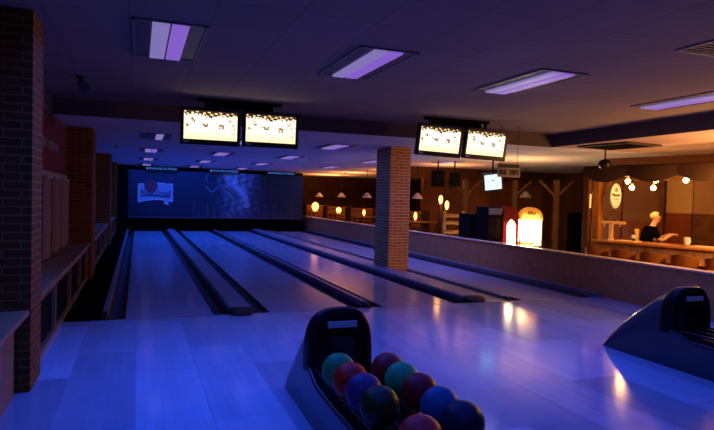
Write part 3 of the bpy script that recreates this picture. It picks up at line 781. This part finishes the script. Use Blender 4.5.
post(9.42, 9.98, ANG+PI/2, .16, 2.4, 'orange lit timber post with a brace beside the oval sign', MIDWOOD, (1,))
post(10.6, 14.6, -.36, .15, 2.5, 'timber post with diagonal brace beyond the bright prize machine', DARKWOOD, (1,))
post(11.3, 13.6, -.36, .15, 2.5, 'dark timber post with brace behind the black box', DARKWOOD, (-1, 1))
post(9.4, 15.4, -.36, .15, 2.5, 'dark timber post with brace above the red cabinet', DARKWOOD, (-1, 1))
# canopy over the bar
t = thing('bar_canopy', 'dark timber canopy with draped cloth above the bar', 'canopy', O, ANG)
MB().box(-.2, 4.6, -.10, .0, 2.40, 2.62).build('front_beam', DARKWOOD, t)
MB().box(-.2, 4.6, .55, .62, 2.34, 2.50).build('lamp_rail', DARKWOOD, t)
for k in range(5):
    rings = []; a0, a1 = -.2+.95*k, -.2+.95*(k+1)
    for i in range(13):
        q = i/12; dr = .13*math.sin(PI*q)+.03
        rings.append([(a0+(a1-a0)*q, -.13-.03*math.sin(PI*q), 2.60), (a0+(a1-a0)*q, -.16-.04*math.sin(PI*q), 2.50-dr*.5), (a0+(a1-a0)*q, -.13, 2.44-dr), (a0+(a1-a0)*q, -.11, 2.60)])
    MB().loft(rings).build('swag', CLOTH, t, True)
# bulbs
bl = ['upper warm bulb farthest left above the bar', 'lower warm bulb just right under the leftmost bulb', 'upper warm bulb above the head of the barman', 'lower warm bulb left of the barman head', 'warm bulb farthest right above the bar']
bp_ = [(9.19, 8.94, 2.06), (9.50, 9.13, 1.945), (9.38, 8.44, 2.075), (9.72, 8.80, 1.94), (9.57, 7.94, 2.075)]
for l, p in zip(bl, bp_):
    t = thing('pendant_bulb', l, 'bulb', p, 0, 'bare warm bulbs above the bar')
    MB().ball((0, 0, 0), .05, 14, 10).build('bulb', BULB, t, True)
    MB().lathe([(.02, .035), (.022, .08), (.012, .09)]).build('socket', BRASS, t, True)
    MB().tube((0, 0, .085), (0, 0, 2.25-p[2] if False else 2.27-p[2]), .005, n=6).build('cord', BLACK, t)
    point('bulb glow', (p[0], p[1], p[2]-.06), .05, (1, .46, .12), 15)
# oval sign
t = thing('oval_sign', 'white oval beer sign with red seal hanging at the bar post', 'sign', (9.53, 9.60, 1.77), -.15)
m = MB(); n = 32
m.prism([(.135*math.cos(2*PI*i/n), .27*math.sin(2*PI*i/n)) for i in range(n)], -.025, .025); m.build('rim', mat('oval rim', (.25, .22, .16), .4), t)
MB().prism([(.122*math.cos(2*PI*i/n), .255*math.sin(2*PI*i/n)) for i in range(n)], -.03, -.024).build('face', OVALW, t)
MB().prism([(.035*math.cos(2*PI*i/n)+.005, .13+.042*math.sin(2*PI*i/n)) for i in range(n)], -.034, -.03).build('seal', OVALRED, t)
text_mesh('lettering', 'Pilsner', .085, OVALGRN, t, (0, -.032, .02), (PI/2, 0, 0), .001, .21, .006)
text_mesh('small_lettering', 'Urquell', .045, OVALGRN, t, (0, -.032, -.06), (PI/2, 0, 0), .001, .11, .001)
MB().tube((.13, 0, .1), (.22, .02, .1), .012, n=8).build('bracket', BLACK, t)

# ------------------------------------------------------------------ barman
def skin_mesh(chains, sub=2):
    """chains: list of [(p, r), ...]; first chain's first point is the root; a chain may start with an index into the verts"""
    vs, es, rs = [], [], []
    for ch in chains:
        prev = None
        for e in ch:
            if isinstance(e, int): prev = e; continue
            vs.append(e[0]); rs.append(e[1]); i = len(vs)-1
            if prev is not None: es.append((prev, i))
            prev = i
    me = bpy.data.meshes.new('sk'); me.from_pydata(vs, es, [])
    o = bpy.data.objects.new('sk', me); C.objects.link(o)
    o.modifiers.new('s', 'SKIN')
    for i, r in enumerate(rs):
        d = me.skin_vertices[0].data[i]; d.radius = r if isinstance(r, tuple) else (r, r); d.use_root = (i == 0)
    m2 = o.modifiers.new('d', 'SUBSURF'); m2.levels = sub; m2.render_levels = sub
    dg = bpy.context.evaluated_depsgraph_get(); out = bpy.data.meshes.new_from_object(o.evaluated_get(dg))
    C.objects.unlink(o); bpy.data.objects.remove(o)
    return out
def mesh_obj(me, name, m, parent):
    me.name = name; me.materials.clear(); me.materials.append(m)
    for p in me.polygons: p.use_smooth = True
    o = bpy.data.objects.new(name, me); C.objects.link(o); o.parent = parent; return o
PSC = 1.0
# local frame: x = forward, y = left side, z = up ; stands on 0
pr = thing('person', 'barman in black t-shirt with short fair hair working behind the bar', 'person', (9.80, 9.06, ZF-.03), math.atan2(-.42, .91))
pr.scale = (PSC,)*3
body = [
    [((0, 0, .92), (.14, .11)), ((.02, 0, 1.06), (.135, .105)), ((.06, 0, 1.20), (.15, .11)), ((.11, 0, 1.34), (.15, .10)), ((.16, 0, 1.44), (.065, .06)), ((.20, 0, 1.50), (.055, .055)), ((.225, 0, 1.565), (.075, .065)), ((.235, 0, 1.63), (.088, .072)), ((.225, 0, 1.685), (.065, .055))],
    [0, ((.0, .10, .86), (.085, .085)), ((.04, .11, .48), (.058, .058)), ((-.02, .11, .09), (.04, .04)), ((.10, .12, .035), (.04, .03)), ((.19, .125, .025), (.032, .022))],
    [0, ((.0, -.10, .86), (.085, .085)), ((.06, -.11, .48), (.058, .058)), ((.02, -.11, .09), (.04, .04)), ((.14, -.12, .035), (.04, .03)), ((.23, -.125, .025), (.032, .022))],
]
RA = [((.12, -.17, 1.37), .06), ((.17, -.23, 1.22), .048), ((.25, -.25, 1.16), .042), ((.37, -.20, 1.22), .036), ((.48, -.14, 1.27), .027), ((.54, -.12, 1.285), (.034, .02))]
LA = [((.12, .17, 1.37), .06), ((.22, .22, 1.22), .048), ((.31, .22, 1.15), .042), ((.42, .14, 1.21), .036), ((.51, .06, 1.265), .027), ((.56, .02, 1.28), (.034, .02))]
body.append([3]+RA); body.append([3]+LA)
me = skin_mesh(body, 2)
bm = bmesh.new(); bm.from_mesh(me)
def add_skin(bm, chain, sub=1):
    m2 = skin_mesh([chain], sub); bm.from_mesh(m2)
def fingers(bm, hp, fwd, up, side):
    hp, fwd, up, side = map(Vector, (hp, fwd, up, side))
    for k, (o_, ln) in enumerate(((-.028, .066), (-.010, .076), (.010, .072), (.028, .056))):
        b = hp+side*o_
        add_skin(bm, [(tuple(b), .010), (tuple(b+fwd*ln*.45+up*.005), .0095), (tuple(b+fwd*ln*.8-up*.015), .009), (tuple(b+fwd*ln*.9-up*.04), .008)])
    b = hp-fwd*.04-side*.03
    add_skin(bm, [(tuple(b), .011), (tuple(b-side*.02+fwd*.03-up*.012), .010), (tuple(b-side*.012+fwd*.06-up*.03), .009)])
fingers(bm, (.565, -.113, 1.290), (.95, .3, 0), (0, 0, 1), (-.3, .95, 0))
fingers(bm, (.585, .005, 1.285), (.9, -.4, 0), (0, 0, 1), (.4, .9, 0))
# face: nose, brow, ears, chin
def blob(c, r, sc, mi=0):
    g = bmesh.ops.create_uvsphere(bm, u_segments=12, v_segments=8, radius=r)
    for v in g['verts']: v.co = Vector((v.co.x*sc[0], v.co.y*sc[1], v.co.z*sc[2]))+Vector(c)
    for f in {f for v in g['verts'] for f in v.link_faces}: f.material_index = mi
blob((.312, 0, 1.605), .016, (1.2, .8, 1.5)); blob((.290, 0, 1.545), .03, (.9, 1, .7)); blob((.30, 0, 1.638), .02, (.7, 2.4, .5))
blob((.215, .075, 1.612), .022, (.7, .4, 1.3)); blob((.215, -.075, 1.612), .022, (.7, .4, 1.3))
blob((.298, 0, 1.568), .012, (.6, 1.8, .35), 2)
for s in (-1, 1): blob((.302, s*.030, 1.622), .010, (.7, 1.2, .7), 1)
bm.to_mesh(me); bm.free()
bo = mesh_obj(me, 'body', SKIN, pr)
bo.data.materials.append(mat('eye', (.05, .04, .04), .2)); bo.data.materials.append(mat('lips', (.5, .2, .15), .5))
# clothing, hair
tee = [[((0, 0, .90), (.155, .125)), ((.02, 0, 1.06), (.152, .122)), ((.06, 0, 1.20), (.168, .127)), ((.11, 0, 1.34), (.165, .113)), ((.145, 0, 1.425), (.085, .085))],
       [3, ((.12, -.17, 1.375), .075), ((.165, -.225, 1.25), .066), ((.19, -.24, 1.19), .064)], [3, ((.12, .17, 1.375), .075), ((.205, .215, 1.25), .066), ((.24, .222, 1.19), .064)]]
mesh_obj(skin_mesh(tee, 2), 'tshirt', TSHIRT, pr)
tr = [[((0, 0, .94), (.152, .122)), ((0, 0, .86), (.15, .12))], [1, ((.0, .10, .80), (.10, .10)), ((.04, .11, .48), (.075, .075)), ((-.02, .11, .09), (.062, .062))], [1, ((.0, -.10, .80), (.10, .10)), ((.06, -.11, .48), (.075, .075)), ((.02, -.11, .09), (.062, .062))]]
mesh_obj(skin_mesh(tr, 2), 'trousers', TROUSER, pr)
hb = MB().ball((.212, 0, 1.652), .098, 20, 14, (1.06, .88, .93))
for v in list(hb.bm.verts):
    if (v.co.x > .262 and v.co.z < 1.70) or v.co.z < 1.585: hb.bm.verts.remove(v)
hb.build('hair', HAIR, pr, True)
for s in (-1, 1): MB().bbox(.0 if s > 0 else .04, .22 if s > 0 else .26, s*.12-.045, s*.12+.045, 0, .07, .02).build('shoe', TSHIRT, pr)

# ------------------------------------------------------------------ dining area beyond the low wall
ZP = .12
def pendant(x, y, z, label, power):
    t = thing('pendant_lamp', label, 'pendant lamp', (x, y, z), 0, 'pale cone pendant lamps over the dining tables')
    MB().lathe([(.03, .20), (.06, .18), (.20, 0), (.19, 0), (.05, .17), (.02, .19)]).build('shade', SHADE, t, True)
    MB().ball((0, 0, .10), .035, 12, 8).build('bulb', FLAME, t, True)
    MB().tube((0, 0, .19), (0, 0, 2.73-z), .008, n=6).build('cord', BLACK, t)
    point('pendant glow', (x, y, z+.09), .03, (1, .42, .10), power)
def booth(x, y, k):
    lab = ['far end', 'second far', 'middle', 'nearest'][k]
    t = thing('dining_table', 'wooden dining table below the %s pendant lamp' % ['farthest', 'second farthest', 'third farthest', 'nearest'][k], 'table', (x, y, ZP), 0, 'dining tables beyond the low wall')
    MB().bbox(-.55, .55, -.38, .38, .72, .76, .01).build('table_top', COUNTER, t)
    for sx in (-1, 1):
        for sy in (-1, 1): MB().box(sx*.48-.03, sx*.48+.03, sy*.32-.03, sy*.32+.03, 0, .72).build('leg', DARKWOOD, t)
    for s in (1,):
        b = thing('dining_bench', 'high backed wooden bench on the %s side of the %s table' % (('near', 'far')[s > 0], ['farthest', 'second farthest', 'third farthest', 'nearest'][k]), 'bench', (x, y+s*.75, ZP), 0 if s < 0 else PI, 'dining benches beyond the low wall')
        MB().bbox(-.6, .6, -.2, .25, .42, .46, .01).build('seat', MIDWOOD, b)
        m = MB()
        for i in range(4): m.bbox(-.6, .6, -.24, -.20, .50+.15*i, .62+.15*i, .006)
        m.build('backrest', MIDWOOD, b)
        for sx in (-1, 1): MB().box(sx*.6-.04, sx*.6+.04, -.25, .25, 0, 1.10).build('end_panel', DARKWOOD, b)
tabs = [(8.55, 27.6), (8.6, 24.4), (8.55, 21.2), (8.75, 17.2)]
for k, (x, y) in enumerate(tabs):
    booth(x, y, k)
    pendant(x-.1, y, 1.62, 'pale cone pendant lamp over the %s dining table' % ['farthest', 'second farthest', 'third farthest', 'nearest'][k], 85)
def candle(x, y, z, h, label, s=1.):
    t = thing('candle_lamp', label, 'lamp', (x, y, z), 0, 'small glowing lamps in the dining area')
    MB().lathe([(.05*s, 0), (.05*s, .02), (.015, .03), (.015, .05)]).build('foot', BRASS, t, True)
    MB().lathe([(.03*s, .05), (.055*s, .05+h*.4), (.045*s, .05+h*.8), (.012, .05+h)]).build('glow_glass', FLAME, t, True)
candle(8.22, 27.5, ZP+.76, .42, 'glowing lamp on the farthest dining table', 3.2)
candle(8.35, 24.3, ZP+.76, .24, 'glowing lamp on the second farthest dining table', 2.2)
candle(8.30, 21.1, ZP+.76, .22, 'glowing lamp on the third farthest dining table')
candle(8.55, 17.1, ZP+.76, .25, 'glowing lamp on the nearest dining table')
# wall partition with lit shelf at far left of dining area
for k, (x, y, z, l) in enumerate(((8.36, 18.7, 1.60, 'glowing wall lamp next to the brick pillar'), (8.70, 15.7, 1.58, 'tallest glowing lamp left of the game cabinets'), (8.75, 15.4, 1.42, 'glowing lamp just left of the low dark cabinet'))):
    t = thing('post_lamp', l, 'lamp', (x, y, ZP), 0, 'glowing lamps on wooden posts')
    MB().bbox(-.05, .05, -.05, .05, 0, z-ZP-.1, .008).build('post', DARKWOOD, t)
    MB().lathe([(.03, z-ZP-.1), (.06, z-ZP), (.06, z-ZP+.10), (.02, z-ZP+.16)]).build('glow_glass', FLAME, t, True)
    point('post glow', (x-.1, y-.12, z), .05, (1, .42, .10), 4)
t = thing('wooden_railing', 'wooden railing with square posts right of the brick pillar', 'railing', (8.0, 13.95, ZP), -.05)
for x in (-.15, .42, 1.0): MB().bbox(x-.05, x+.05, -.05, .05, 0, 1.18, .01).build('post', MIDWOOD, t)
for z in (.35, .60, .85, 1.05): MB().bbox(-.18, 1.02, -.03, .03, z-.05, z+.05, .01).build('rail', MIDWOOD, t)
# dark joinery behind, soffits
struct('beam_1', MB().box(7.75, 15.3, 17.9, 18.15, 2.34, 2.73), DARKWOOD, 'dark timber beam across the dining area', 'beam')
struct('wall_dining', MB().box(9.9, 15.3, 19.2, 19.4, -.2, 2.73), mat('rust wall', (.30, .085, .018), .85, noise=.2, nscale=1.5), 'red brown wall behind the game cabinets', 'wall')
for k, (x, y) in enumerate(((11.9, 15.8), (12.3, 13.2))):
    t = thing('side_table', ('small dark table behind the bright prize machine', 'small table with warm light behind the black box')[k], 'table', (x, y, .12 if y > 13.9 else ZF), 0, 'small tables behind the cabinets')
    MB().lathe([(.45, .74), (.46, .76), (.45, .78), (.02, .78)]).build('table_top', COUNTER, t, True)
    MB().tube((0, 0, .02), (0, 0, .75), .04).build('pedestal', DARKWOOD, t); MB().lathe([(.28, 0), (.26, .03), (.05, .05)]).build('foot', DARKWOOD, t)
    pendant(x, y, 1.75, ('pale pendant lamp behind the bright prize machine', 'pale pendant lamp behind the black box')[k], 9)

# ------------------------------------------------------------------ lights of the place, plus added dining fill
BL = (.012, .10, 1.0)
for i, x in enumerate([.31, 2.15, 4.10, 6.60]):
    for y, p in zip(ly, ((8, 32, 60, 62), (11, 32, 60, 62), (28, 36, 60, 62), (190, 150, 62, 62))[i]):
        area('blacklight', (x, y, 2.69), 1.85, 3.9, BL if i < 3 else (.13, .16, 1.0), p*(1 if i < 3 else .32), spread=115)
for x, p in zip(ux, (66, 34, 44, 36)):
    area('upper tube', (x, 5.0, 2.93), 1.8, 3.2, (.018, .085, 1.0), p, spread=125)
for x, p in zip(ux, (28, 14, 12, 8)):
    area('upper tube', (x, 1.2, 2.93), 1.8, 3.0, (.018, .085, 1.0), p, spread=125)
for p, e in (((9.25, 6.45, 1.75), 120), ((8.75, 5.75, 1.7), 150)):
    point('bar glow beyond the frame', p, .12, (1, .46, .13), e)
area('claw spill', (9.0, 11.66, 1.05), .5, .5, (1, .62, .25), 6, (PI/2, 0, 0))
for p, e in (((8.9, 27.5, 1.95), 75), ((8.9, 24.3, 1.95), 50), ((9.4, 20.8, 1.95), 34), ((9.3, 16.2, 1.95), 30), ((9.6, 12.8, 1.8), 26)):
    area('added dining fill', p, .5, .5, (1, .33, .08), e, (PI, 0, 0))  # no fixtures here; unseen fill added to turn the dining ceiling orange
# world
w = bpy.data.worlds.new('World'); S.world = w; w.use_nodes = True
w.node_tree.nodes['Background'].inputs[0].default_value = (.004, .004, .012, 1); w.node_tree.nodes['Background'].inputs[1].default_value = 1

# ------------------------------------------------------------------ camera
cd = bpy.data.cameras.new('Camera'); cam = bpy.data.objects.new('Camera', cd); C.objects.link(cam)
f, R0 = 577.936, ((138-357, 215-193), (1880-357, 215-236.5))
Yc = Vector((R0[0][0], R0[0][1], -f)).normalized(); Xc = Vector((R0[1][0], R0[1][1], -f)).normalized(); Zc = Xc.cross(Yc)
rot = Matrix((Xc, Yc, Zc))
cam.matrix_world = Matrix.Translation((0, 0, 1.58)) @ rot.to_4x4()
cd.sensor_width = 36; cd.lens = f/714*36; cd.clip_start = .05; cd.clip_end = 100
S.camera = cam
S.view_settings.view_transform = 'Standard'; S.view_settings.look = 'None'; S.view_settings.exposure = 0; S.view_settings.gamma = 1
S.view_settings.use_curve_mapping = False
S.cycles.use_denoising = True
S.cycles.sample_clamp_indirect = 4
S.cycles.max_bounces = 8
